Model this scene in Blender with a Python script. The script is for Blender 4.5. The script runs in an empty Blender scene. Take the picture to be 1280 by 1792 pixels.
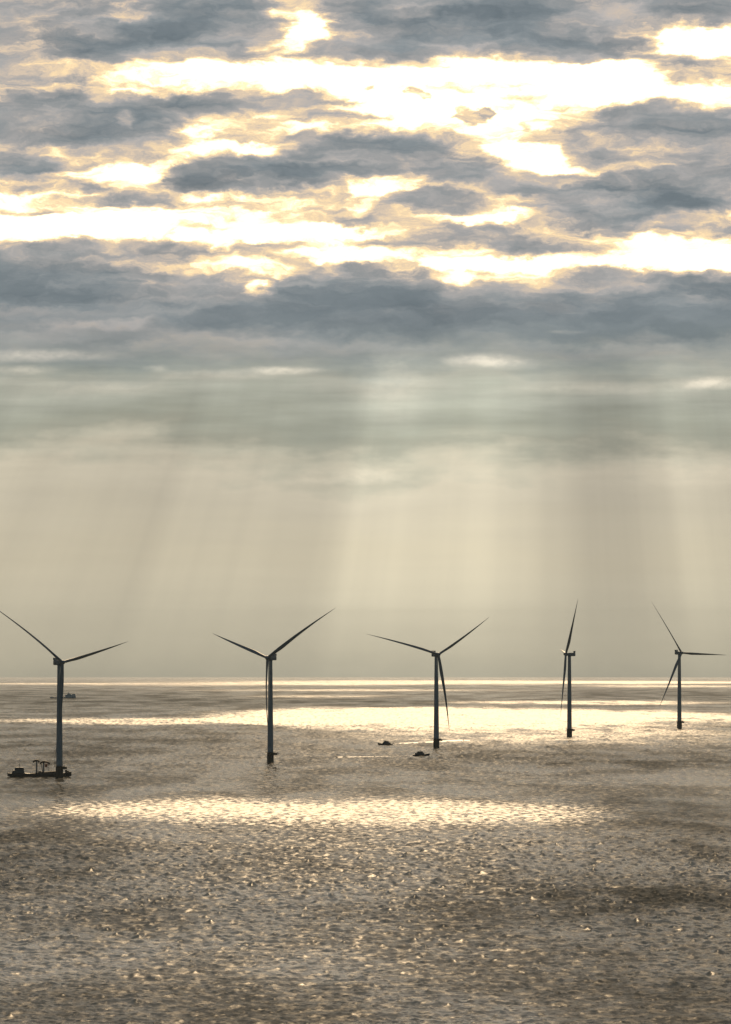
import bpy, bmesh, math, random
import numpy as np
from mathutils import Vector, Matrix

S = bpy.context.scene
COL = S.collection
R_EARTH = 5.8e6          # effective earth radius (m): the sea is a curved sheet
EYE = 140.6              # camera height above the sea
F = 13000.0              # focal length in photo pixels (photo is 1280 x 1792)
EYE_ROW = 1095.0         # row of the level direction in the photo
SUN_EL = math.radians(32.0)
SUN_AZ = math.radians(1.35)   # clockwise from +Y (to the right)
GLOW_EL = math.radians(9.8)  # where the shafts under the deck converge

# ------------------------------------------------------------------ camera
cam = bpy.data.cameras.new('camera')
cam_o = bpy.data.objects.new('camera', cam)
COL.objects.link(cam_o)
cam.sensor_fit = 'HORIZONTAL'
cam.sensor_width = 36.0
cam.lens = 36.0 * F / 1280.0
cam.clip_start = 1.0
cam.clip_end = 300000.0
cam_o.location = (0, 0, EYE)
pitch = math.atan((EYE_ROW - 896.0) / F)
cam_o.rotation_euler = (math.pi / 2 + pitch, 0, 0)
S.camera = cam_o

S.view_settings.view_transform = 'Standard'
S.view_settings.look = 'None'
S.view_settings.exposure = 0.0
S.view_settings.gamma = 1.0
S.render.engine = 'CYCLES'
S.cycles.use_denoising = True
S.cycles.denoiser = 'OPENIMAGEDENOISE'
S.cycles.denoising_input_passes = 'RGB_ALBEDO_NORMAL'
S.cycles.max_bounces = 6
S.cycles.glossy_bounces = 3
S.cycles.diffuse_bounces = 2
S.cycles.volume_bounces = 0
S.cycles.sample_clamp_direct = 1.35
S.cycles.sample_clamp_indirect = 3.0

# ------------------------------------------------------------------ node helper
class NT:
    def __init__(self, tree):
        self.t = tree; self.n = tree.nodes; self.l = tree.links
    def put(self, sock, v):
        if v is None: return
        if isinstance(v, bpy.types.NodeSocket): self.l.new(v, sock)
        else: sock.default_value = v
    def math(self, op, a, b=None, c=None, clamp=False):
        n = self.n.new('ShaderNodeMath'); n.operation = op; n.use_clamp = clamp
        self.put(n.inputs[0], a); self.put(n.inputs[1], b); self.put(n.inputs[2], c)
        return n.outputs[0]
    def vec(self, op, a, b=None, c=None):
        n = self.n.new('ShaderNodeVectorMath'); n.operation = op
        self.put(n.inputs[0], a); self.put(n.inputs[1], b)
        if c is not None: self.put(n.inputs[2], c)
        return n.outputs['Value'] if op in ('LENGTH', 'DOT_PRODUCT', 'DISTANCE') else n.outputs[0]
    def scale(self, a, s):
        n = self.n.new('ShaderNodeVectorMath'); n.operation = 'SCALE'
        self.put(n.inputs[0], a); self.put(n.inputs['Scale'], s)
        return n.outputs[0]
    def comb(self, x, y, z=0.0):
        n = self.n.new('ShaderNodeCombineXYZ')
        self.put(n.inputs[0], x); self.put(n.inputs[1], y); self.put(n.inputs[2], z)
        return n.outputs[0]
    def sep(self, v):
        n = self.n.new('ShaderNodeSeparateXYZ'); self.l.new(v, n.inputs[0]); return n.outputs
    def rng(self, v, a, b, c=0.0, d=1.0, interp='SMOOTHSTEP'):
        n = self.n.new('ShaderNodeMapRange'); n.interpolation_type = interp
        self.put(n.inputs[0], v)
        for i, x in enumerate((a, b, c, d)): self.put(n.inputs[1 + i], x)
        return n.outputs[0]
    def noise(self, v, scale=1.0, detail=4.0, rough=0.55, dims='3D', distortion=0.0):
        n = self.n.new('ShaderNodeTexNoise'); n.noise_dimensions = dims
        self.put(n.inputs['Vector'], v)
        n.inputs['Scale'].default_value = scale; n.inputs['Detail'].default_value = detail
        n.inputs['Roughness'].default_value = rough; n.inputs['Distortion'].default_value = distortion
        return n.outputs
    def ramp(self, fac, stops, interp='LINEAR'):
        n = self.n.new('ShaderNodeValToRGB'); cr = n.color_ramp; cr.interpolation = interp
        while len(cr.elements) < len(stops): cr.elements.new(0.5)
        for e, (p, c) in zip(cr.elements, stops):
            e.position = p
            e.color = (c, c, c, 1) if not hasattr(c, '__len__') else (*c, 1)
        self.put(n.inputs[0], fac)
        return n.outputs[0]
    def mix(self, f, a, b, blend='MIX'):
        n = self.n.new('ShaderNodeMix'); n.data_type = 'RGBA'; n.blend_type = blend
        n.clamp_result = False
        self.put(n.inputs[0], f)
        for s, v in ((n.inputs[6], a), (n.inputs[7], b)):
            self.put(s, v if isinstance(v, bpy.types.NodeSocket) else (*v, 1))
        return n.outputs[2]
    def ellipse(self, p, cx, cy, rx, ry, soft=0.5):
        q = self.vec('SUBTRACT', p, (cx, cy, 0))
        q = self.vec('MULTIPLY', q, (1 / rx, 1 / ry, 0))
        return self.rng(self.vec('LENGTH', q), 1 + soft, max(0.0, 1 - soft))

def lin(r, g, b):
    f = lambda c: (c / 255 / 12.92) if c <= 10 else ((c / 255 + 0.055) / 1.055) ** 2.4
    return (f(r), f(g), f(b))

# ------------------------------------------------------------------ world: broken stratocumulus with the sun behind it
W = bpy.data.worlds.new('World'); S.world = W; W.use_nodes = True
w = NT(W.node_tree); W.node_tree.nodes.clear()
out = w.n.new('ShaderNodeOutputWorld'); bg = w.n.new('ShaderNodeBackground')
w.l.new(bg.outputs[0], out.inputs[0]); bg.inputs[1].default_value = 0.1
sky = w.n.new('ShaderNodeTexSky'); sky.sky_type = 'NISHITA'; sky.sun_disc = False
sky.sun_elevation = SUN_EL; sky.sun_rotation = SUN_AZ; sky.altitude = 140
sky.air_density = 1.0; sky.dust_density = 2.5

tc = w.n.new('ShaderNodeTexCoord')
D = tc.outputs['Generated']
dx, dy, dz = w.sep(D)
az = w.math('ARCTAN2', dx, dy)
el = w.math('ARCSINE', dz)
# sky chart: one unit = 1/13000 rad; x grows to the right of the sun side, y grows downwards
U = w.math('MULTIPLY_ADD', az, F, 640.0)
V = w.math('MULTIPLY_ADD', el, -F, EYE_ROW)
P0 = w.comb(U, V, 0.0)
# domain warp: ragged edges, stretched along the horizon
wa = w.noise(w.vec('MULTIPLY', P0, (1 / 150, 1 / 60, 0)), 1.0, 3.0, 0.6, '2D')[1]
wb = w.noise(w.vec('MULTIPLY', P0, (1 / 46, 1 / 22, 0)), 1.0, 4.0, 0.65, '2D')[1]
P = w.vec('MULTIPLY_ADD', w.vec('SUBTRACT', wa, (.5, .5, .5)), (120, 40, 0), P0)
P = w.vec('MULTIPLY_ADD', w.vec('SUBTRACT', wb, (.5, .5, .5)), (46, 22, 0), P)
PU, PV, _ = w.sep(P)

# cloud cover: (x, y, half width, half height, weight, softness)
CLOUDS = [
    # upper deck
    (170, 22, 260, 75, .75, .5), (185, 90, 105, 38, .6, .6), (370, 40, 125, 50, .65, .6), (30, 100, 90, 40, .35, .7),
    (640, 50, 90, 48, .45, .6), (780, 20, 190, 62, .75, .5), (1000, 25, 220, 62, .7, .5), (1240, 5, 110, 32, .6, .6),
    (800, 88, 190, 32, .42, .6), (1010, 88, 130, 26, .35, .6), (500, -8, 90, 25, .4, .6), (620, 95, 90, 20, .3, .7),
    (450, 98, 50, 14, .3, .8), (1110, 80, 60, 20, .3, .7),
    # right
    (1220, 132, 100, 20, .62, .45), (1130, 222, 180, 42, .62, .45), (1245, 235, 70, 42, .45, .6), (960, 243, 50, 18, .4, .6),
    (908, 222, 14, 8, .4, .7), (990, 155, 28, 5, .3, .8), (890, 152, 25, 4, .22, .8),
    (1170, 290, 130, 26, .55, .6), (1080, 345, 185, 34, .95, .45), (1230, 330, 90, 40, .55, .6), (960, 300, 60, 14, .4, .6),
    (870, 325, 60, 15, .5, .6), (1010, 392, 150, 16, .5, .6), (1190, 375, 100, 22, .5, .6),
    # middle
    (640, 268, 135, 38, .8, .45), (720, 250, 110, 28, .55, .6), (805, 296, 62, 26, .6, .5), (430, 303, 130, 34, .85, .4),
    (330, 322, 60, 18, .4, .6), (600, 310, 120, 20, .5, .6),
    (758, 350, 95, 18, .85, .4), (700, 385, 60, 12, .25, .7), (830, 410, 110, 18, .5, .55), (740, 422, 70, 8, .35, .7), (970, 432, 115, 13, .5, .5),
    (570, 382, 95, 12, .45, .6), (640, 388, 40, 10, .35, .7), (1240, 405, 90, 14, .3, .7), (1080, 405, 90, 14, .35, .7),
    # left
    (90, 215, 180, 48, .85, .45), (230, 235, 90, 40, .5, .6), (60, 150, 110, 30, .3, .7), (300, 188, 110, 28, .6, .5), (430, 178, 120, 20, .5, .5), (560, 172, 60, 14, .4, .6),
    (570, 205, 70, 12, .34, .6), (455, 235, 70, 14, .3, .7), (30, 288, 52, 24, .75, .5), (150, 298, 130, 12, .4, .6), (90, 325, 120, 14, .35, .6),
    (75, 374, 62, 5, .42, .7), (240, 350, 90, 9, .5, .6), (350, 357, 90, 6, .35, .7), (178, 328, 18, 6, .4, .7),
    (275, 437, 90, 20, .62, .45), (470, 436, 80, 13, .55, .5), (390, 442, 50, 9, .35, .6), (120, 440, 60, 16, .45, .5),
    # long low bank
    (60, 478, 150, 52, .6, .4), (250, 520, 330, 62, .58, .4), (660, 496, 150, 40, .7, .35), (560, 540, 300, 42, .5, .5),
    (860, 556, 420, 46, .62, .45), (1170, 528, 250, 50, .62, .4), (0, 540, 240, 70, .3, .5), (1400, 540, 250, 70, .6, .5), (-250, 500, 250, 80, .9, .5),
    (1000, 575, 420, 24, .3, .7),
    # small scraps in front of the sun
    (745, 170, 15, 9, .75, .3), (808, 200, 25, 15, .62, .3), (845, 192, 18, 10, .7, .3), (637, 152, 16, 3, .5, .5),
    # openings
    (525, 52, 38, 28, -.9, .6), (468, 76, 30, 12, -.6, .6), (230, 16, 34, 18, -.45, .7), (480, 20, 20, 10, -.3, .7), (675, 62, 26, 10, -.3, .7),
    (640, 128, 430, 24, -.6, .5), (1235, 74, 80, 26, -.9, .45), (1060, 140, 130, 30, -.6, .5), (1180, 168, 100, 14, -.5, .6),
    (820, 188, 190, 44, -.5, .5), (930, 262, 70, 36, -.5, .6), (1010, 290, 66, 12, -.4, .6), (213, 208, 12, 10, -.8, .8),
    (420, 222, 110, 14, -.3, .7), (400, 262, 110, 14, -.4, .6), (68, 268, 38, 10, -.6, .6), (240, 300, 40, 20, -.55, .6), (530, 292, 22, 14, -.35, .8),
    (640, 345, 38, 28, -.5, .6), (850, 378, 70, 10, -.5, .6), (1165, 318, 50, 10, -.3, .8), (1140, 410, 24, 26, -.5, .6),
    (220, 395, 330, 26, -.5, .5), (80, 352, 90, 14, -.4, .6), (560, 410, 110, 16, -.45, .6), (620, 444, 110, 14, -.4, .5),
    (880, 462, 190, 10, -.5, .5), (1180, 450, 130, 22, -.55, .5), (430, 468, 130, 10, -.4, .6), (805, 490, 30, 16, -.6, .7), (466, 504, 26, 16, -.85, .7),
    (60, 544, 90, 7, -.3, .8), (200, 570, 90, 9, -.4, .8), (1215, 528, 70, 12, -.3, .8), (410, 528, 50, 10, -.3, .8),
]
dens = None
for (cx, cy, rx, ry, k, so) in CLOUDS:
    e = w.ellipse(P, cx, cy, rx, ry, so)
    dens = w.math('MULTIPLY_ADD', e, k, dens if dens is not None else 0.0)
fb = w.noise(w.vec('MULTIPLY', P, (1 / 120, 1 / 46, 0)), 1.0, 7.0, 0.6, '2D')[0]
fb2 = w.noise(w.vec('MULTIPLY', P0, (1 / 900, 1 / 330, 0)), 1.0, 5.0, 0.6, '2D')[0]
inframe = w.math('MULTIPLY', w.math('MULTIPLY', w.rng(U, -420, -80), w.rng(U, 1700, 1360)), w.rng(V, -260, -40))
base_far = w.math('ADD', w.rng(fb2, 0.36, 0.62, 0.25, 1.35), w.rng(V, -120, -800, 0.0, 1.1))
base = w.math('MULTIPLY_ADD', inframe, w.math('SUBTRACT', 0.37, base_far), base_far)
dens = w.math('ADD', dens, base)
dens = w.math('MULTIPLY_ADD', w.math('SUBTRACT', fb, 0.5), w.rng(V, 470, 590, 1.8, .7), dens)
dens = w.math('MULTIPLY_ADD', w.rng(V, 470, 560), 0.22, dens)
dens = w.math('MULTIPLY_ADD', w.rng(V, 545, 625), 0.5, dens)
wisp = w.noise(w.vec('MULTIPLY', P, (1 / 190, 1 / 24, 0)), 1.0, 5.0, 0.6, '2D')[0]
dens = w.math('MULTIPLY_ADD', w.math('SUBTRACT', wisp, 0.49), w.rng(V, 500, 600, 1.45, .3), dens)
cloud = w.ramp(w.math('MULTIPLY', dens, 0.5), [
    (0.00, (1.75, 1.52, 1.2)), (0.10, (1.65, 1.36, 1.0)), (0.18, (1.35, 1.03, .62)), (0.25, (1.0, .76, .47)),
    (0.34, (.74, .60, .46)), (0.43, (.53, .475, .43)), (0.53, (.40, .392, .39)), (0.68, (.305, .322, .333)), (0.85, (.235, .268, .29)), (1.0, (.19, .226, .25))], 'LINEAR')

shade = w.noise(w.vec('MULTIPLY', P, (1 / 210, 1 / 48, 0)), 1.0, 4.0, 0.55, '2D')[0]
shade = w.math('MULTIPLY_ADD', w.math('SUBTRACT', shade, 0.5), w.rng(dens, .7, 1.1, 0.0, 0.85), 1.0)
cloud = w.mix(1.0, cloud, w.comb(w.math('POWER', shade, 1.15), shade, w.math('POWER', shade, .9)), 'MULTIPLY')

# the veiled lower sky: grey-beige rain haze, streaks and sun shafts
layer = w.noise(w.vec('MULTIPLY', P0, (1 / 380, 1 / 130, 0)), 1.0, 5.0, 0.58, '2D')[0]
vl = w.math('MULTIPLY_ADD', w.math('SUBTRACT', PV, V), 0.7, V)
vl = w.math('MULTIPLY_ADD', w.math('SUBTRACT', layer, 0.5), w.rng(V, 900, 1060, 190.0, 10.0), vl)
vv = w.math('DIVIDE', w.math('SUBTRACT', vl, 500.0), 800.0)
low = w.ramp(vv, [
    (0.06, lin(126, 135, 138)), (0.13, lin(140, 149, 147)), (0.17, lin(160, 165, 157)), (0.21, lin(178, 178, 166)), (0.25, lin(170, 172, 160)), (0.30, lin(163, 165, 152)), (0.335, lin(165, 165, 151)),
    (0.37, lin(188, 184, 167)), (0.41, lin(203, 195, 176)), (0.46, lin(199, 191, 172)), (0.60, lin(204, 195, 173)), (0.72, lin(205, 197, 176)),
    (0.80, lin(194, 187, 167)), (0.86, lin(178, 173, 156)), (1.0, lin(160, 156, 140))])
st = w.noise(w.vec('MULTIPLY', P0, (1 / 420, 1 / 30, 0)), 1.0, 4.0, 0.55, '2D')[0]
st_amt = w.rng(V, 660, 900, 0.6, 0.08)
low = w.mix(1.0, low, w.comb(*(3 * [w.math('MULTIPLY_ADD', w.math('SUBTRACT', st, 0.5), st_amt, 1.0)])), 'MULTIPLY')
sun_u, sun_v = 640 + SUN_AZ * F, EYE_ROW - GLOW_EL * F
tt = w.math('DIVIDE', w.math('SUBTRACT', U, sun_u), w.math('SUBTRACT', V, sun_v))
tw = w.noise(w.comb(w.math('MULTIPLY', tt, 26.0), 0.0, 3.3), 1.0, 4.0, 0.6, '2D')[0]
shaft = w.ramp(w.math('MULTIPLY_ADD', tt, 1.0, 0.6), [
    (0.00, .50), (.10, .54), (.17, .50), (.235, .46), (.27, .44), (.30, .54), (.36, .53), (.405, .50), (.418, .53), (.447, .78), (.475, .82), (.50, .76),
    (.55, .80), (.582, .67), (.61, .53), (.645, .36), (.668, .35), (.70, .46), (.725, .60), (.75, .55), (.80, .50), (1.0, .5)], 'EASE')
shaft = w.math('MULTIPLY_ADD', w.math('SUBTRACT', tw, 0.5), 0.20, shaft)
samt = w.math('MULTIPLY', w.rng(V, 575, 690), w.rng(V, 1200, 1000, 0.45, 1.0))
sf = w.math('MULTIPLY_ADD', w.math('MULTIPLY', w.math('SUBTRACT', shaft, 0.5), samt), 1.1, 1.0)
low = w.mix(1.0, low, w.comb(sf, sf, w.math('MULTIPLY_ADD', w.math('SUBTRACT', sf, 1.0), 0.93, 1.0)), 'MULTIPLY')
STREAKS = [(995, 581, 24, 3, .45), (55, 622, 110, 8, .36), (45, 648, 40, 6, .22), (495, 648, 48, 5, .34), (400, 655, 90, 7, .10), (845, 630, 52, 8, .42), (890, 637, 40, 7, .2), (1245, 671, 48, 8, .42), (1050, 680, 130, 8, .10),
           (650, 832, 45, 10, .14), (590, 842, 90, 6, .08), (275, 645, 18, 5, .15), (690, 660, 50, 60, .12), (1220, 820, 90, 26, .07), (200, 680, 90, 10, .08)]
sk = None
wb0 = w.sep(wb)[2]
PL = w.vec('MULTIPLY_ADD', w.vec('SUBTRACT', wb, (.5, .5, .5)), (36, 8, 0), P0)
for (cx, cy, rx, ry, k) in STREAKS:
    sk = w.math('MULTIPLY_ADD', w.ellipse(PL, cx, cy, rx, ry, 0.9), k, sk if sk is not None else 0.0)
low = w.mix(1.0, low, w.vec('MULTIPLY', w.scale(w.comb(sk, sk, sk), w.rng(wb0, .3, .65, .65, 1.2)), (1.0, .84, .66)), 'ADD')
lowmask = w.rng(PV, 535, 675)
cloud = w.mix(lowmask, cloud, low)

# away from the sun the deck is lit only from above: it darkens to slate
def direction(a, e): return Vector((math.sin(a) * math.cos(e), math.cos(a) * math.cos(e), math.sin(e)))
sdir = direction(SUN_AZ, SUN_EL)
ca = w.vec('DOT_PRODUCT', D, tuple(direction(SUN_AZ, GLOW_EL)))
side = w.ramp(w.math('MULTIPLY_ADD', ca, 0.5, 0.5), [(0.0, (.075, .17, .25)), (.5, (.12, .18, .23)), (.78, (.26, .28, .28)), (.93, (.55, .53, .48)), (.985, (.95, .92, .85)), (1.0, (1, 1, 1))])
cloud = w.mix(1.0, cloud, side, 'MULTIPLY')
clear = w.math('MULTIPLY', w.rng(fb2, 0.56, 0.40), w.rng(dz, 0.35, 0.8))
cloud = w.mix(w.rng(V, -60, -600), cloud, w.vec('MULTIPLY', cloud, (1.06, .94, .82)))
cloud10 = w.scale(cloud, 10.0)
final = w.mix(w.math('MULTIPLY', clear, 0.5), cloud10, sky.outputs[0])
w.l.new(final, bg.inputs[0])
W.cycles.sampling_method = 'MANUAL'; W.cycles.sample_map_resolution = 4096

# ------------------------------------------------------------------ sun (veiled by the cloud deck)
sl = bpy.data.lights.new('sun', 'SUN'); sl.energy = 5.0; sl.angle = math.radians(6.0); sl.color = (1.0, .73, .44)
so = bpy.data.objects.new('sun', sl); COL.objects.link(so)
so.rotation_euler = sdir.to_track_quat('Z', 'Y').to_euler()
so.location = (0, 0, 600)

# ------------------------------------------------------------------ placement helpers
def sea_z(x, y): return -(x * x + y * y) / (2 * R_EARTH)
def row_dist(row):
    s = (row - EYE_ROW) / F                       # s = h/d + d/2R
    a = 1 / (2 * R_EARTH)
    disc = s * s - 4 * a * EYE
    return (s - math.sqrt(max(disc, 0))) / (2 * a)
def at(px, row):
    d = row_dist(row); x = (px - 640) / F * d
    return Vector((x, d, sea_z(x, d)))
def mpp(row): return row_dist(row) / F

# ------------------------------------------------------------------ sea surface heights
def short_tile(nx, ny, sx, sy, lx, ly, seed):
    """short-crested cross sea: crests about lx wide, ly apart along the view, with peaked crests"""
    rng = np.random.default_rng(seed)
    KX, KY = np.meshgrid(np.fft.fftfreq(nx, sx / nx) * 2 * np.pi, np.fft.fftfreq(ny, sy / ny) * 2 * np.pi)
    q = np.hypot(KX * lx / 2 / np.pi, KY * ly / 2 / np.pi) + 1e-6
    A = np.exp(-0.9 / q ** 5) / q ** 4.4 * np.exp(-(q / 4) ** 2)
    Z = (rng.normal(size=(ny, nx)) + 1j * rng.normal(size=(ny, nx))) * np.sqrt(A)
    H = np.real(np.fft.ifft2(Z)); H = np.exp(0.2 * H / H.std())
    sy_ = np.gradient(H, sy / ny, axis=0)
    return (H - H.mean()) / sy_.std()
WAVES = [  # tile, its size, slope, distances over which the mesh shows this size of wave
    (short_tile(1024, 1024, 610.0, 1000.0, 5.4, 8.0, 8), 610.0, 1000.0, .069, 0, 1, 2900, 5000),
    (short_tile(512, 512, 2300.0, 2600.0, 55.0, 75.0, 61), 2300.0, 2600.0, .022, 0, 1, 4200, 7000),
    (short_tile(1024, 512, 990.0, 1700.0, 9.5, 30.0, 21), 990.0, 1700.0, .065, 2100, 4000, 4600, 6600),
    (short_tile(1024, 256, 1900.0, 3100.0, 13.0, 80.0, 33), 1900.0, 3100.0, .03, 4600, 8000, 11000, 19000),
]
def sample_r(T, sx, sy, x, y):
    ny, nx = T.shape
    fx = (x / sx * nx) % nx; fy = (y / sy * ny) % ny
    ix = np.floor(fx).astype(int); iy = np.floor(fy).astype(int); tx = fx - ix; ty = fy - iy
    ix %= nx; iy %= ny; jx = (ix + 1) % nx; jy = (iy + 1) % ny
    return (T[iy, ix] * (1 - tx) + T[iy, jx] * tx) * (1 - ty) + (T[jy, ix] * (1 - tx) + T[jy, jx] * tx) * ty
def wave(x, y):
    d = np.hypot(x, y); h = 0 * d
    for i, (T, sx, sy, sl_, a0, a1, d0, d1) in enumerate(WAVES):
        c, s_ = math.cos(.05 * i - .07), math.sin(.05 * i - .07)
        h = h + sample_r(T, sx, sy, c * x - s_ * y, s_ * x + c * y) * (sl_ * np.clip((d1 - d) / (d1 - d0), 0, 1) * np.clip((d - a0) / (a1 - a0), .15, 1))
    return h

def mesh_obj(name, verts, faces, mat=None, parent=None, smooth=True):
    me = bpy.data.meshes.new(name)
    me.from_pydata([tuple(v) for v in verts], [], faces)
    if smooth: me.polygons.foreach_set('use_smooth', [True] * len(me.polygons))
    me.update()
    if mat: me.materials.append(mat)
    o = bpy.data.objects.new(name, me); COL.objects.link(o)
    if parent: o.parent = parent
    return o

# ------------------------------------------------------------------ materials
def new_mat(name):
    m = bpy.data.materials.new(name); m.use_nodes = True
    t = NT(m.node_tree); p = m.node_tree.nodes['Principled BSDF']
    return m, t, p
def paint(name, col, rough=0.5, var=0.12, scale=0.4, metal=0.0):
    m, t, p = new_mat(name)
    g = t.n.new('ShaderNodeTexCoord').outputs['Object']
    n = t.noise(t.vec('MULTIPLY', g, (1, 1, .35)), scale, 5.0, 0.6)[0]
    c2 = tuple(c * (1 - 2 * var) for c in col)
    t.l.new(t.mix(t.rng(n, .3, .7), c2, col), p.inputs['Base Color'])
    t.l.new(t.rng(n, .3, .7, rough + .1, rough - .05), p.inputs['Roughness'])
    p.inputs['Metallic'].default_value = metal
    return m
M_TOWER = paint('light_grey_tower_paint', (.46, .53, .58), .45)
M_BLADE = paint('light_grey_blade_coat', (.34, .39, .43), .4)
M_NAC = paint('nacelle_gelcoat', (.34, .39, .43), .4)
M_FOUND = paint('weathered_foundation_steel', (.055, .055, .05), .7, .25)
M_STEEL = paint('galvanised_steel', (.12, .12, .12), .6)
M_HULL = paint('dark_blue_hull_paint', (.02, .03, .045), .45)
M_DECK = paint('weathered_deck', (.06, .055, .05), .75, .2)
M_HOUSE = paint('grey_deckhouse_paint', (.13, .15, .17), .5)
M_ORANGE = paint('orange_crane_paint', (.5, .10, .03), .5)
M_BOOM = paint('brown_boom_paint', (.07, .05, .035), .6)
M_COLUMN = paint('pale_crane_column', (.45, .44, .42), .5)
M_FAR = paint('pale_grey_ship_paint', (.8, .83, .85), .5)
M_GLASS, _t, _p = new_mat('wheelhouse_glass'); _p.inputs['Base Color'].default_value = (.01, .012, .015, 1); _p.inputs['Roughness'].default_value = .08

def water_mat(name):
    m, t, p = new_mat(name)
    geo = t.n.new('ShaderNodeNewGeometry').outputs['Position']
    x, y, z = t.sep(geo)
    return m, t, p, geo, x, y

M_SEA, t, p, geo, gx, gy = water_mat('sea_water')
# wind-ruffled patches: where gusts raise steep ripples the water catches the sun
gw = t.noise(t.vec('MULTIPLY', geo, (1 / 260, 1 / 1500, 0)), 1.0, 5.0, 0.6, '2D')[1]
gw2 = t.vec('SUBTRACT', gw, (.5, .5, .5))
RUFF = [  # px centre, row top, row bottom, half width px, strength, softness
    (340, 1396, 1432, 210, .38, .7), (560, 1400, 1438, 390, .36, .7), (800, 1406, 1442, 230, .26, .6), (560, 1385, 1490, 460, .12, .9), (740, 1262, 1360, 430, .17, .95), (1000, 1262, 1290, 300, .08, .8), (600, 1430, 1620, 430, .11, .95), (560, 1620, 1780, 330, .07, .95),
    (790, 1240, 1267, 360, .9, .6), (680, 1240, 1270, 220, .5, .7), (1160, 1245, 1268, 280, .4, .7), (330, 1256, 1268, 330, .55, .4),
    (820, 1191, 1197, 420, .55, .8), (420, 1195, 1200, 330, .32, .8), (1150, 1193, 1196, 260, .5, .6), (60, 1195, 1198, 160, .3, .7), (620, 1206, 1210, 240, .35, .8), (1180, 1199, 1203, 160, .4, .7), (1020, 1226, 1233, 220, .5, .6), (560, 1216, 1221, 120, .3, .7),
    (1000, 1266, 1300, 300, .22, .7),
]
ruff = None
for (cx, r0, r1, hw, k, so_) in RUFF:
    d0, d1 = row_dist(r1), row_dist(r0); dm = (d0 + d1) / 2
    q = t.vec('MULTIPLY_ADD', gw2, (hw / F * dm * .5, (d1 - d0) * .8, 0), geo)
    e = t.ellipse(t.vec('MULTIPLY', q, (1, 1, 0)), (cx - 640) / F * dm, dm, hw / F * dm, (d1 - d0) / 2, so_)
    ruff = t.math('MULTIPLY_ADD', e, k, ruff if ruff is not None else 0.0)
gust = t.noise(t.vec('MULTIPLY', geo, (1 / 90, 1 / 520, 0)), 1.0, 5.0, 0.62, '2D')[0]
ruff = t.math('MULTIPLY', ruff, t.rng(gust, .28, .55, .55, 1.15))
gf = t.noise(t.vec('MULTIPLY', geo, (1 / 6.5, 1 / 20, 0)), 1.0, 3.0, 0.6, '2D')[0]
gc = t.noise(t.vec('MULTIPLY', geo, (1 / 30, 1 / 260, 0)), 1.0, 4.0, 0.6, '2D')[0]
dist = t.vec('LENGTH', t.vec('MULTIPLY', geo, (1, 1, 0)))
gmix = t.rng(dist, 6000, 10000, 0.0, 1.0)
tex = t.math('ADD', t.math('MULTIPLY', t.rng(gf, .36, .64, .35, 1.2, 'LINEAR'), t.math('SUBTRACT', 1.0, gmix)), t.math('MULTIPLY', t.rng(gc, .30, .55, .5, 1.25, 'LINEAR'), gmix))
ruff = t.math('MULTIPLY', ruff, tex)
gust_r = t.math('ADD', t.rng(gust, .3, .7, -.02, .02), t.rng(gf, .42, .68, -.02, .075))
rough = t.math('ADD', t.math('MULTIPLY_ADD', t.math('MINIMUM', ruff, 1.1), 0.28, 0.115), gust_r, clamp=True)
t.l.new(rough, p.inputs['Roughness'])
p.inputs['Base Color'].default_value = (.012, .016, .016, 1)
p.inputs['IOR'].default_value = 1.333
p.inputs['Specular Tint'].default_value = (1.0, .84, .64, 1)
# chop finer than the mesh
b1 = t.noise(t.vec('MULTIPLY', geo, (1 / 3.0, 1 / 2.2, 0)), 1.0, 3.0, 0.6, '2D')[0]
b2 = t.noise(t.vec('MULTIPLY', geo, (1 / 11.0, 1 / 7.0, 0)), 1.0, 3.0, 0.6, '2D')[0]
bh = t.math('MULTIPLY_ADD', b2, 1.0, t.math('MULTIPLY', b1, .35))
bu = t.n.new('ShaderNodeBump'); bu.inputs['Distance'].default_value = 1.0; bu.inputs['Strength'].default_value = 0.3
t.l.new(bh, bu.inputs['Height']); t.l.new(bu.outputs[0], p.inputs['Normal'])
# weaker sky reflection of unresolved waves, painted in as a dark diffuse share
dark_diffuse = t.n.new('ShaderNodeBsdfDiffuse'); dark_diffuse.inputs[0].default_value = (.016, .018, .016, 1)
mx = t.n.new('ShaderNodeMixShader'); t.l.new(p.outputs[0], mx.inputs[1]); t.l.new(dark_diffuse.outputs[0], mx.inputs[2])
DARK_PATCHES = [(1180, 1396, 1436, 190, .22), (1180, 1520, 1790, 330, .34), (1230, 1440, 1500, 200, .2), (0, 1460, 1540, 160, .2), (60, 1500, 1600, 260, .16), (480, 1575, 1640, 420, .14), (200, 1285, 1330, 260, .12), (1150, 1320, 1350, 300, .14),  # dark patches painted into the sea where it reflects less light
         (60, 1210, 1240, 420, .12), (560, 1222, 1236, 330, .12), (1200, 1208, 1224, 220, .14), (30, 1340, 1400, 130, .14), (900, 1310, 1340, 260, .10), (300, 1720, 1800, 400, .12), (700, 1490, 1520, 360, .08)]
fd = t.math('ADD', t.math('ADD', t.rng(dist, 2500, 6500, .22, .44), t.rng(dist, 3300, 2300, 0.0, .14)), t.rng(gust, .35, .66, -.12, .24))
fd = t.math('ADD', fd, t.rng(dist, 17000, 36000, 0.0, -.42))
for (cx, r0, r1, hw, k) in DARK_PATCHES:
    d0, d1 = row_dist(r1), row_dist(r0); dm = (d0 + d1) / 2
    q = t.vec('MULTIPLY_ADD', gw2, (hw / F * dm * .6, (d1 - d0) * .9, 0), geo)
    fd = t.math('MULTIPLY_ADD', t.ellipse(t.vec('MULTIPLY', q, (1, 1, 0)), (cx - 640) / F * dm, dm, hw / F * dm, (d1 - d0) / 2, .8), k, fd)
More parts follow.
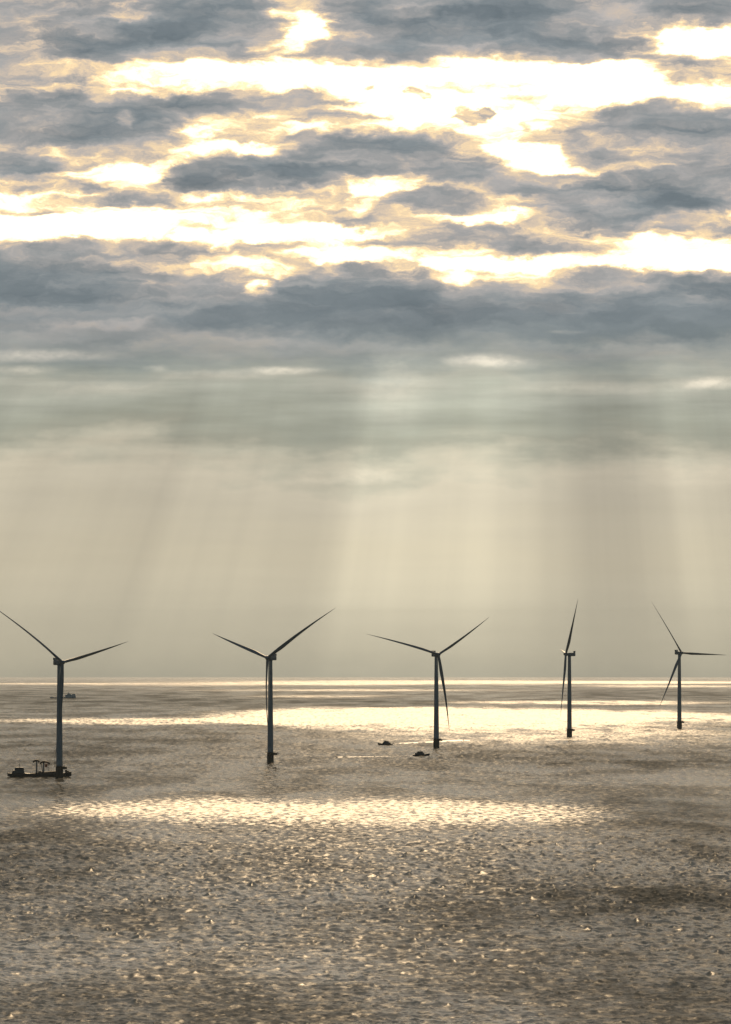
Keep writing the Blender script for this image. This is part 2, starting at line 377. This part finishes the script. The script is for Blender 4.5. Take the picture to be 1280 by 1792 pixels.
t.put(mx.inputs[0], t.math('MULTIPLY', t.math('MAXIMUM', fd, 0.0), t.rng(ruff, 0.05, 0.5, 1.0, 0.25))); t.l.new(mx.outputs[0], t.n['Material Output'].inputs['Surface'])

# ------------------------------------------------------------------ sea: one curved sheet to beyond the horizon
def build_sea():
    fine = np.arange(-3.7, 3.7001, 0.0135)
    steps = []; a = 3.7; s = 0.04
    while a < 178: a += s; s = min(s * 1.35, 12.0); steps.append(min(a, 180.0))
    steps = [v for v in steps if v < 178]
    azs = np.radians(np.concatenate([[-180.0], [-v for v in steps[::-1]], fine, steps]))
    ds = [1.0, 60, 150, 300, 500, 700, 900, 1100, 1300, 1500]
    d = 1600.0
    while d < 39000: d += max(1.4, d * d / (EYE * F * 4 / 7) * .33); ds.append(d)
    ds += [42000, 47000, 53000, 60000]
    ds = np.array(ds)
    AZ, DD = np.meshgrid(azs, ds)
    X = np.sin(AZ) * DD; Y = np.cos(AZ) * DD
    Z = -(DD ** 2) / (2 * R_EARTH)
    Z = Z + np.where(DD > 1500, wave(X, Y), 0) * (np.abs(AZ) < math.radians(40))
    nr, nc = X.shape
    co = np.stack([X, Y, Z], -1).reshape(-1, 3).astype(np.float32)
    i = np.arange(nr - 1)[:, None] * nc + np.arange(nc)[None, :]
    j = np.arange(nr - 1)[:, None] * nc + (np.arange(nc)[None, :] + 1) % nc
    quads = np.stack([i, i + nc, j + nc, j], -1).reshape(-1, 4)
    quads = quads[:, ::-1]
    me = bpy.data.meshes.new('sea')
    me.vertices.add(len(co)); me.vertices.foreach_set('co', co.ravel())
    me.loops.add(quads.size); me.loops.foreach_set('vertex_index', quads.ravel().astype(np.int32))
    me.polygons.add(len(quads)); me.polygons.foreach_set('loop_start', np.arange(0, quads.size, 4, dtype=np.int32))
    me.polygons.foreach_set('loop_total', np.full(len(quads), 4, np.int32))
    me.polygons.foreach_set('use_smooth', np.ones(len(quads), bool))
    me.update(calc_edges=True); me.validate()
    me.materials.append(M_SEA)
    o = bpy.data.objects.new('sea', me); COL.objects.link(o)
    o['kind'] = 'structure'; o['label'] = 'wind-ruffled open sea glittering under the low sun'
    return o
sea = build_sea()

# ------------------------------------------------------------------ things
def tag(o, label, cat, group=None):
    o['label'] = label; o['category'] = cat
    if group: o['group'] = group
    return o
def thing(name, loc, label, cat, group=None, rz=0.0):
    o = bpy.data.objects.new(name, None); COL.objects.link(o)
    o.location = loc; o.rotation_euler = (0, 0, rz); o.empty_display_size = 5
    return tag(o, label, cat, group)
class MB:
    """collects shapes for one mesh"""
    def __init__(self): self.v = []; self.f = []
    def add(self, v, f):
        k = len(self.v); self.v += [tuple(p) for p in v]; self.f += [tuple(i + k for i in q) for q in f]; return self
    def lathe(self, prof, n=24, c=(0, 0), cap=True):
        v = []; f = []
        for (r, z) in prof:
            v += [(c[0] + r * math.cos(2 * math.pi * i / n), c[1] + r * math.sin(2 * math.pi * i / n), z) for i in range(n)]
        for k in range(len(prof) - 1):
            f += [(k * n + i, k * n + (i + 1) % n, (k + 1) * n + (i + 1) % n, (k + 1) * n + i) for i in range(n)]
        if cap: f += [tuple(range(n))[::-1], tuple((len(prof) - 1) * n + i for i in range(n))]
        return self.add(v, f)
    def loft(self, rings, cap=True):
        n = len(rings[0]); v = [p for r in rings for p in r]; f = []
        for k in range(len(rings) - 1):
            f += [(k * n + i, k * n + (i + 1) % n, (k + 1) * n + (i + 1) % n, (k + 1) * n + i) for i in range(n)]
        if cap: f += [tuple(range(n))[::-1], tuple((len(rings) - 1) * n + i for i in range(n))]
        return self.add(v, f)
    def box(self, x0, x1, y0, y1, z0, z1, bev=0.0, taper=0.0):
        b = min(bev, (x1 - x0) / 2.2, (y1 - y0) / 2.2)
        def ring(g, z, t):
            a, c, d, e = x0 + g + t, x1 - g - t, y0 + g, y1 - g
            if b <= 0: return [(a, d, z), (c, d, z), (c, e, z), (a, e, z)]
            return [(a + b, d, z), (c - b, d, z), (c, d + b, z), (c, e - b, z), (c - b, e, z), (a + b, e, z), (a, e - b, z), (a, d + b, z)]
        if b > 0:
            return self.loft([ring(b * .7, z0, 0), ring(0, z0 + b * .7, 0), ring(0, z1 - b * .7, taper), ring(b * .7, z1, taper)])
        return self.loft([ring(0, z0, 0), ring(0, z1, taper)])
    def tube(self, pts, r, n=8):
        pts = [Vector(p) for p in pts]; rs = r if hasattr(r, '__len__') else [r] * len(pts); rings = []
        for i, p in enumerate(pts):
            d = (pts[min(i + 1, len(pts) - 1)] - pts[max(i - 1, 0)]).normalized()
            u = d.cross(Vector((0, 1, .02)) if abs(d.y) < .9 else Vector((1, 0, 0))).normalized(); q = d.cross(u)
            rings.append([p + u * (rs[i] * math.cos(2 * math.pi * k / n)) + q * (rs[i] * math.sin(2 * math.pi * k / n)) for k in range(n)])
        return self.loft(rings)
    def build(self, name, mat, parent=None, smooth=False, me=None):
        if me is None:
            me = bpy.data.meshes.new(name); me.from_pydata(self.v, [], self.f)
            bm = bmesh.new(); bm.from_mesh(me); bmesh.ops.recalc_face_normals(bm, faces=bm.faces); bm.to_mesh(me); bm.free()
            if smooth:
                me.polygons.foreach_set('use_smooth', [True] * len(me.polygons)); me.set_sharp_from_angle(angle=math.radians(40))
            me.materials.append(mat)
        o = bpy.data.objects.new(name, me); COL.objects.link(o)
        if parent: o.parent = parent
        return o

# --- wind turbines
HUB = 110.0; ROTOR = 93.0
def blade_mb():
    rings = []; N = 14
    for s in [0, .02, .05, .1, .16, .22, .3, .4, .5, .6, .7, .8, .88, .94, .98, 1.0]:
        z = 1.5 + s * (ROTOR - 1.5)
        if s < .2: k = s / .2; k = k * k * (3 - 2 * k); ch = 2.8 + (3.9 - 2.8) * k; th = 2.8 + (1.4 - 2.8) * k
        else: k = (s - .2) / .8; ch = 3.6 * (1 - k) ** .9 * (1 - .12 * k) + .3 * (1 - k) + .15; th = max(ch * (.30 - .16 * k), .05)
        tw = math.radians(16 * (1 - s) ** 2)
        ax = ch * .18 * min(1, s / .2)
        ring = []
        for i in range(N):
            a = 2 * math.pi * i / N
            x = .5 * ch * math.cos(a) + ax; y = .5 * th * math.sin(a) * (1 - .35 * math.cos(a) * -1 * min(1, s / .2) * -1)
            ring.append((x * math.cos(tw) - y * math.sin(tw), x * math.sin(tw) + y * math.cos(tw), z))
        rings.append(ring)
    return MB().loft(rings)
SHARED = {}
def shared(key, make, name, mat, parent, smooth=True):
    if key not in SHARED:
        o = make().build(name, mat, parent, smooth); SHARED[key] = o.data; return o
    return MB().build(name, None, parent, me=SHARED[key])
def bent_blade(bend, pitch):
    """a blade with its own pitch and downwind bend"""
    b = blade_mb(); c, s_ = math.cos(pitch), math.sin(pitch); v = []
    for (x, y, z) in b.v:
        x, y = x * c - y * s_, x * s_ + y * c
        y += bend * (z / ROTOR) ** 1.9
        v.append((x, y, z))
    b.v = v; return b
def tower_mb():
    prof = [(3.15, 11.0)]
    for i in range(1, 13): z = 11 + (HUB - 2.4 - 11) * i / 12; prof.append((3.15 - 1.05 * (i / 12) ** 1.1, z))
    return MB().lathe(prof, 32)
def foundation_mb(): return MB().lathe([(3.6, -14), (3.6, 8.5), (3.45, 9.2), (3.45, 11.0)], 32)
def platform_mb():
    m = MB().lathe([(3.4, 10.5), (5.0, 10.5), (5.3, 10.7), (5.3, 11.05), (3.4, 11.05)], 24, cap=False)
    m.box(3.3, 7.2, -1.8, 1.8, 8.2, 10.5, .3)
    return m
def railing_mb():
    m = MB()
    for h in (11.6, 12.2):
        pts = [(5.15 * math.cos(2 * math.pi * i / 24), 5.15 * math.sin(2 * math.pi * i / 24), h) for i in range(25)]
        m.tube(pts, .05, 5)
    for i in range(12):
        a = 2 * math.pi * i / 12; m.tube([(5.15 * math.cos(a), 5.15 * math.sin(a), 11.0), (5.15 * math.cos(a), 5.15 * math.sin(a), 12.2)], .05, 5)
    return m
def ladder_mb():
    m = MB()
    for sx in (-.5, .5): m.tube([(sx, -4.4, -3), (sx, -4.4, 10.4)], .18, 6)
    for i in range(22): m.tube([(-.5, -4.4, -2 + i * .55), (.5, -4.4, -2 + i * .55)], .05, 5)
    for z in (1.5, 6.5):
        for sx in (-.5, .5): m.tube([(sx, -4.4, z), (sx, -3.4, z)], .1, 5)
    return m
def nacelle_mb():
    m = MB(); rings = []
    for (y, w_, h0, h1) in [(-2.6, 1.7, -1.6, 1.7), (-2.0, 2.2, -2.1, 2.2), (1, 2.35, -2.3, 2.35), (7.2, 2.35, -2.2, 2.3), (7.9, 2.0, -1.8, 2.0)]:
        c = .5
        rings.append([(-w_ + c, y, h0), (w_ - c, y, h0), (w_, y, h0 + c), (w_, y, h1 - c), (w_ - c, y, h1), (-w_ + c, y, h1), (-w_, y, h1 - c), (-w_, y, h0 + c)])
    m.loft(rings)
    m.lathe([(2.25, -3.0), (2.25, -2.0)], 24)
    return m
def cooler_mb(): return MB().box(-2.3, 2.3, 5.3, 7.9, 2.32, 5.0, .25)
def hub_mb():
    m = MB(); rings = []
    for (y, r) in [(-3.2, .25), (-3.0, .9), (-2.3, 1.7), (-1.2, 2.25), (0, 2.4), (1.4, 2.3), (2.0, 2.0)]:
        rings.append([(r * math.cos(2 * math.pi * i / 24), y, r * math.sin(2 * math.pi * i / 24)) for i in range(24)])
    return m.loft(rings)

TURBINES = [  # base px, base row, hub row height px, yaw, three blade angles, pitch, bend, label
    (104.3, 1361, 201, 36, (-50, 76.5, 181), 28, 19.0, 'nearest grey wind turbine, with the long dark work vessel lying across its foot'),
    (473.5, 1335, 183, -38, (-73, 54.5, 181.5), 24, 15.0, 'wind turbine with blades in a wide V and its nacelle box right of the mast'),
    (764.0, 1309, 163, 30, (-74, 60.5, 168.5), 20, 14.0, 'wind turbine beside the two small boats, one thin blade hanging just right of its mast'),
    (997.0, 1290, 144.5, -86, (37, 154, -86), 55, 0.5, 'wind turbine seen edge on, one blade pointing up and one down beside the mast'),
    (1189.5, 1275, 132, 40, (-34, 92, 211), 25, 3.0, 'farthest wind turbine, with one blade held out level to the right'),
]
OVER = 4.8
for (px, row, hpx, yaw, angs, pitch_, bend, label) in TURBINES:
    loc = at(px, row); hub_h = hpx * mpp(row)
    r = thing('wind_turbine', loc, label, 'wind turbine', 'wind turbines standing in a row out at sea')
    k = hub_h / HUB; r.scale = (k, k, k)
    yw = math.radians(yaw)
    shared('found', foundation_mb, 'foundation', M_FOUND, r)
    pf = shared('plat', platform_mb, 'work_platform', M_FOUND, r)
    shared('rail', railing_mb, 'railing', M_STEEL, pf)
    shared('ladder', ladder_mb, 'boat_landing', M_FOUND, r)
    shared('tower', tower_mb, 'tower', M_TOWER, r)
    na = shared('nac', nacelle_mb, 'nacelle', M_NAC, r)
    na.matrix_local = Matrix.Translation((0, 0, HUB)) @ Matrix.Rotation(yw, 4, 'Z')
    shared('cool', cooler_mb, 'cooler', M_NAC, na)
    TILT = math.radians(8.0 if yaw == -86 else 5.0)
    head = Matrix.Translation((0, 0, HUB)) @ Matrix.Rotation(yw, 4, 'Z') @ Matrix.Translation((0, -OVER, .4)) @ Matrix.Rotation(-TILT, 4, 'X')
    h = shared('hub', hub_mb, 'hub', M_NAC, r); h.matrix_local = head
    bl = None
    for a in angs:
        b = bent_blade(bend, math.radians(pitch_)).build('blade', M_BLADE, r, True) if bl is None else MB().build('blade', None, r, me=bl)
        bl = b.data
        b.matrix_local = head @ Matrix.Rotation(math.radians(a), 4, 'Y')

# --- work vessel at the nearest turbine (metres along x from the left bow)
def hull_mb(stations):
    """stations: x, half beam at deck, half beam at keel, keel z, deck z"""
    rings = []
    for (x, bd, bk, zk, zd) in stations:
        rings.append([(x, -bk, zk), (x, -bd * .97, zk * .25 + .4), (x, -bd, zd), (x, bd, zd), (x, bd * .97, zk * .25 + .4), (x, bk, zk)])
    return MB().loft(rings)
m_ = mpp(1361); base = at(104.3, 1361)
vloc = at(10.5, 1361) + Vector((0, 30, 0)); vloc.z = sea_z(vloc.x, vloc.y)
ship = thing('work_vessel', vloc, 'long dark work vessel with blocky wheelhouse and two drooping deck cranes', 'ship')
L = 112.5 * m_; q = L / 59.0
hull_mb([(0, .3, .1, 2.2, 4.3), (1.6, 2.2, .6, .6, 3.7), (4, 4.2, 2.0, -1.2, 3.6), (8, 5.6, 4.4, -1.8, 3.8), (15, 6, 5, -2, 3.9), (19, 6, 5, -2, 3.4), (26, 6, 5, -2, 3.3), (40, 6, 5, -2, 3.4),
         (51, 6, 5, -2, 3.7), (55, 5.6, 4, -1.2, 4.4), (57.5, 4.6, 2.4, .6, 5.0), (59, 3.6, 1.0, 2.8, 5.3)]).build('hull', M_HULL, ship, True)
m = MB(); m.box(4.2, 16.2, -4.8, 4.8, 3.6, 6.4, .4, .9); m.box(6.8, 15.6, -4.2, 4.2, 6.3, 9.0, .4, .5)
dh = m.build('wheelhouse', M_HOUSE, ship)
m = MB()
for i in range(5): m.box(7.9 + i * 1.45, 9.0 + i * 1.45, -4.28, -3.6, 7.3, 8.3)
m.build('window', M_GLASS, dh)
MB().tube([(11.2, 0, 8.9), (11.2, 0, 12.6)], [.25, .12], 6).tube([(10, 0, 11.2), (12.4, 0, 11.2)], .1, 5).build('mast', M_STEEL, ship)
m = MB(); rings = []
for (x, z) in [(21, 3.5), (27, 4.3), (30, 4.9), (36, 5.1), (43, 5.7), (48, 5.9), (51, 5.2)]:
    rings.append([(x, -4.6, 3.3), (x, -4.4, z - .5), (x, -3.2, z), (x, 2.8, z), (x, 4.4, z - .4), (x, 4.6, 3.3)])
m.loft(rings); m.box(28.5, 31.4, -3, 1, 4.8, 5.6, .2); m.box(45, 47, -3.6, -1, 5.7, 8.8, .2)
m.build('deck_cargo', M_DECK, ship)
MB().box(53.2, 55.2, -3, 3, 4.2, 6.8, .3).box(55.2, 57, -2, 2, 4.6, 5.8, .2).build('winch', M_DECK, ship)
def crane(x0, x1, xs, top, end, cab):
    c = MB().tube([(xs, 0, 3.6), (xs, 0, top - .8)], [.85, .7], 10).build('deck_crane', M_COLUMN, ship, True)
    pts = [(x0, 0, end + .1), (x0 + .5, 0, top - .9), (x0 + 2.2, 0, top), (xs + .8, 0, top + .1), ((xs + x1) / 2 + .6, 0, top - .25), (x1 - .7, 0, top - 1.0), (x1, 0, end)]
    MB().tube(pts, [.5, .85, .95, .95, .9, .9, .55], 8).build('boom', M_BOOM, c, True)
    if cab:
        MB().box(xs + 1.2, xs + 3.4, -.9, .9, top - 5.0, top - 2.0, .25).build('cab', M_ORANGE, c)
        MB().tube([(xs - 2.3, 0, top - .6), (xs - .9, 0, 4.4)], .3, 6).build('stay', M_COLUMN, c)
        MB().tube([(xs + 4.2, 0, top - 2.2), (xs + 4.4, 0, 5.0)], .14, 6).build('hoist_wire', M_COLUMN, c)
crane(23.6, 29.6, 27.0, 15.2, 13.4, False)
crane(30.4, 38.9, 33.4, 14.1, 11.6, True)
ship.scale = (q, q, q)

# --- small crew boats
def crew_boat(px, row, lpx, facing, label):
    """px: centre; facing -1 = bow to the left"""
    r = thing('crew_boat', at(px, row), label, 'boat', 'small crew boats near the turbines')
    k = lpx * mpp(row) / 18.0; r.scale = (k * facing, k, k)
    hull_mb([(-9, 2.2, 1.4, -.8, 1.5), (-5, 2.5, 1.8, -.9, 1.5), (0, 2.6, 1.8, -.9, 1.6), (4, 2.4, 1.4, -.8, 2.0), (7, 1.5, .5, -.3, 2.5), (9, .2, .05, 1.6, 2.9)]).build('hull', M_HULL, r, True)
    m = MB(); m.box(-6.8, 3.6, -2, 2, 1.5, 3.4, .2, .7); m.box(-4.6, 2.2, -1.7, 1.7, 3.3, 5.0, .25, .9)
    cb = m.build('cabin', M_HOUSE, r)
    MB().box(-3.4, 1.2, -1.76, -1.4, 3.7, 4.4).build('window', M_GLASS, cb)
    MB().tube([(-.8, 0, 4.9), (-.9, 0, 6.4)], [.16, .08], 6).tube([(-1.7, 0, 5.7), (0, 0, 5.7)], .08, 5).build('mast', M_STEEL, r)
    return r
crew_boat(674.5, 1304, 26, -1, 'small dark crew boat heading left, ahead of a bright straight wake')
crew_boat(737.5, 1323, 30, 1, 'small dark crew boat heading right, close in front of the middle turbine')

# --- far ship in the haze
loc = at(88, 1222)
k = 45 * mpp(1222) / 59.0
far = thing('cargo_ship', loc, 'faint distant cargo ship half hidden behind the nearest turbine mast', 'ship')
hull_mb([(0, .5, .1, 2, 4.4), (3, 3.5, 1.5, -1, 3.6), (10, 6, 4.5, -2, 3.0), (30, 6.5, 5.5, -2, 3.0), (50, 6.5, 5.5, -2, 3.4), (57, 6, 4, -1.5, 4.4), (59, 5, 2.4, .5, 4.6)]).build('hull', M_FAR, far, True)
m = MB(); m.box(34, 58.5, -5.5, 5.5, 3.2, 8.2, .5, .4); m.box(39, 48, -5, 5, 8.1, 11.5, .5, .5); m.box(50, 57.6, -4, 4, 8.1, 10.4, .5, .3)
m.build('deckhouse', M_FAR, far)
MB().tube([(42, 0, 11.4), (42, 0, 15)], [.8, .4], 6).build('mast', M_FAR, far)
far.scale = (k, k, k)

# --- wakes: churned water trailing behind the crew boats
M_WAKE, t, p, geo, gx, gy = water_mat('churned_wake_water')
n1 = t.noise(t.vec('MULTIPLY', geo, (1 / 2.2, 1 / 3.5, 0)), 1.0, 4.0, 0.6, '2D')[0]
t.l.new(t.mix(t.rng(n1, .2, .6), (.25, .25, .24), (.82, .82, .80)), p.inputs['Base Color'])
p.inputs['Roughness'].default_value = .38; p.inputs['IOR'].default_value = 1.333
bu = t.n.new('ShaderNodeBump'); bu.inputs['Distance'].default_value = .5; bu.inputs['Strength'].default_value = .35
t.l.new(n1, bu.inputs['Height']); t.l.new(bu.outputs[0], p.inputs['Normal'])
def wake(p0, p1, w0, w1, label):
    a, b = at(*p0), at(*p1); n = 60; v = []; f = []
    side_ = Vector((-(b - a).y, (b - a).x, 0)).normalized()
    for i in range(n + 1):
        s_ = i / n; c = a.lerp(b, s_); hw = (w0 + (w1 - w0) * s_) * .5
        for j in range(5):
            q_ = c + side_ * hw * (j / 2 - 1)
            z = sea_z(q_.x, q_.y) - .15 + .95 * (1 - ((j - 2) / 2) ** 2) * (.85 + .15 * math.sin(i * 1.7))
            v.append((q_.x, q_.y, z))
    for i in range(n):
        for j in range(4): f.append((i * 5 + j, i * 5 + j + 1, (i + 1) * 5 + j + 1, (i + 1) * 5 + j))
    o = mesh_obj('boat_wake', v, f, M_WAKE); o['kind'] = 'stuff'; o['label'] = label
    return o
wake((692, 1302), (808, 1295.5), 9, 40, 'straight bright wake trailing to the right of the farther crew boat')
wake((722, 1324), (590, 1325.5), 2, 5, 'faint wake trailing to the left of the nearer crew boat')

# ------------------------------------------------------------------ haze over the sea
hv = bpy.data.materials.new('sea_haze'); hv.use_nodes = True; hv.node_tree.nodes.clear()
ho = hv.node_tree.nodes.new('ShaderNodeOutputMaterial'); pv = hv.node_tree.nodes.new('ShaderNodeVolumePrincipled')
pv.inputs['Color'].default_value = (.74, .88, .98, 1); pv.inputs['Density'].default_value = 0.6e-5; pv.inputs['Anisotropy'].default_value = 0.0
hv.node_tree.links.new(pv.outputs[0], ho.inputs['Volume'])
zb = sea_z(60000, 0) - 2
m = MB().box(-61000, 61000, -61000, 61000, zb, 260)
hz = m.build('haze', hv); hz['kind'] = 'stuff'; hz['label'] = 'thin warm haze lying over the whole sea'
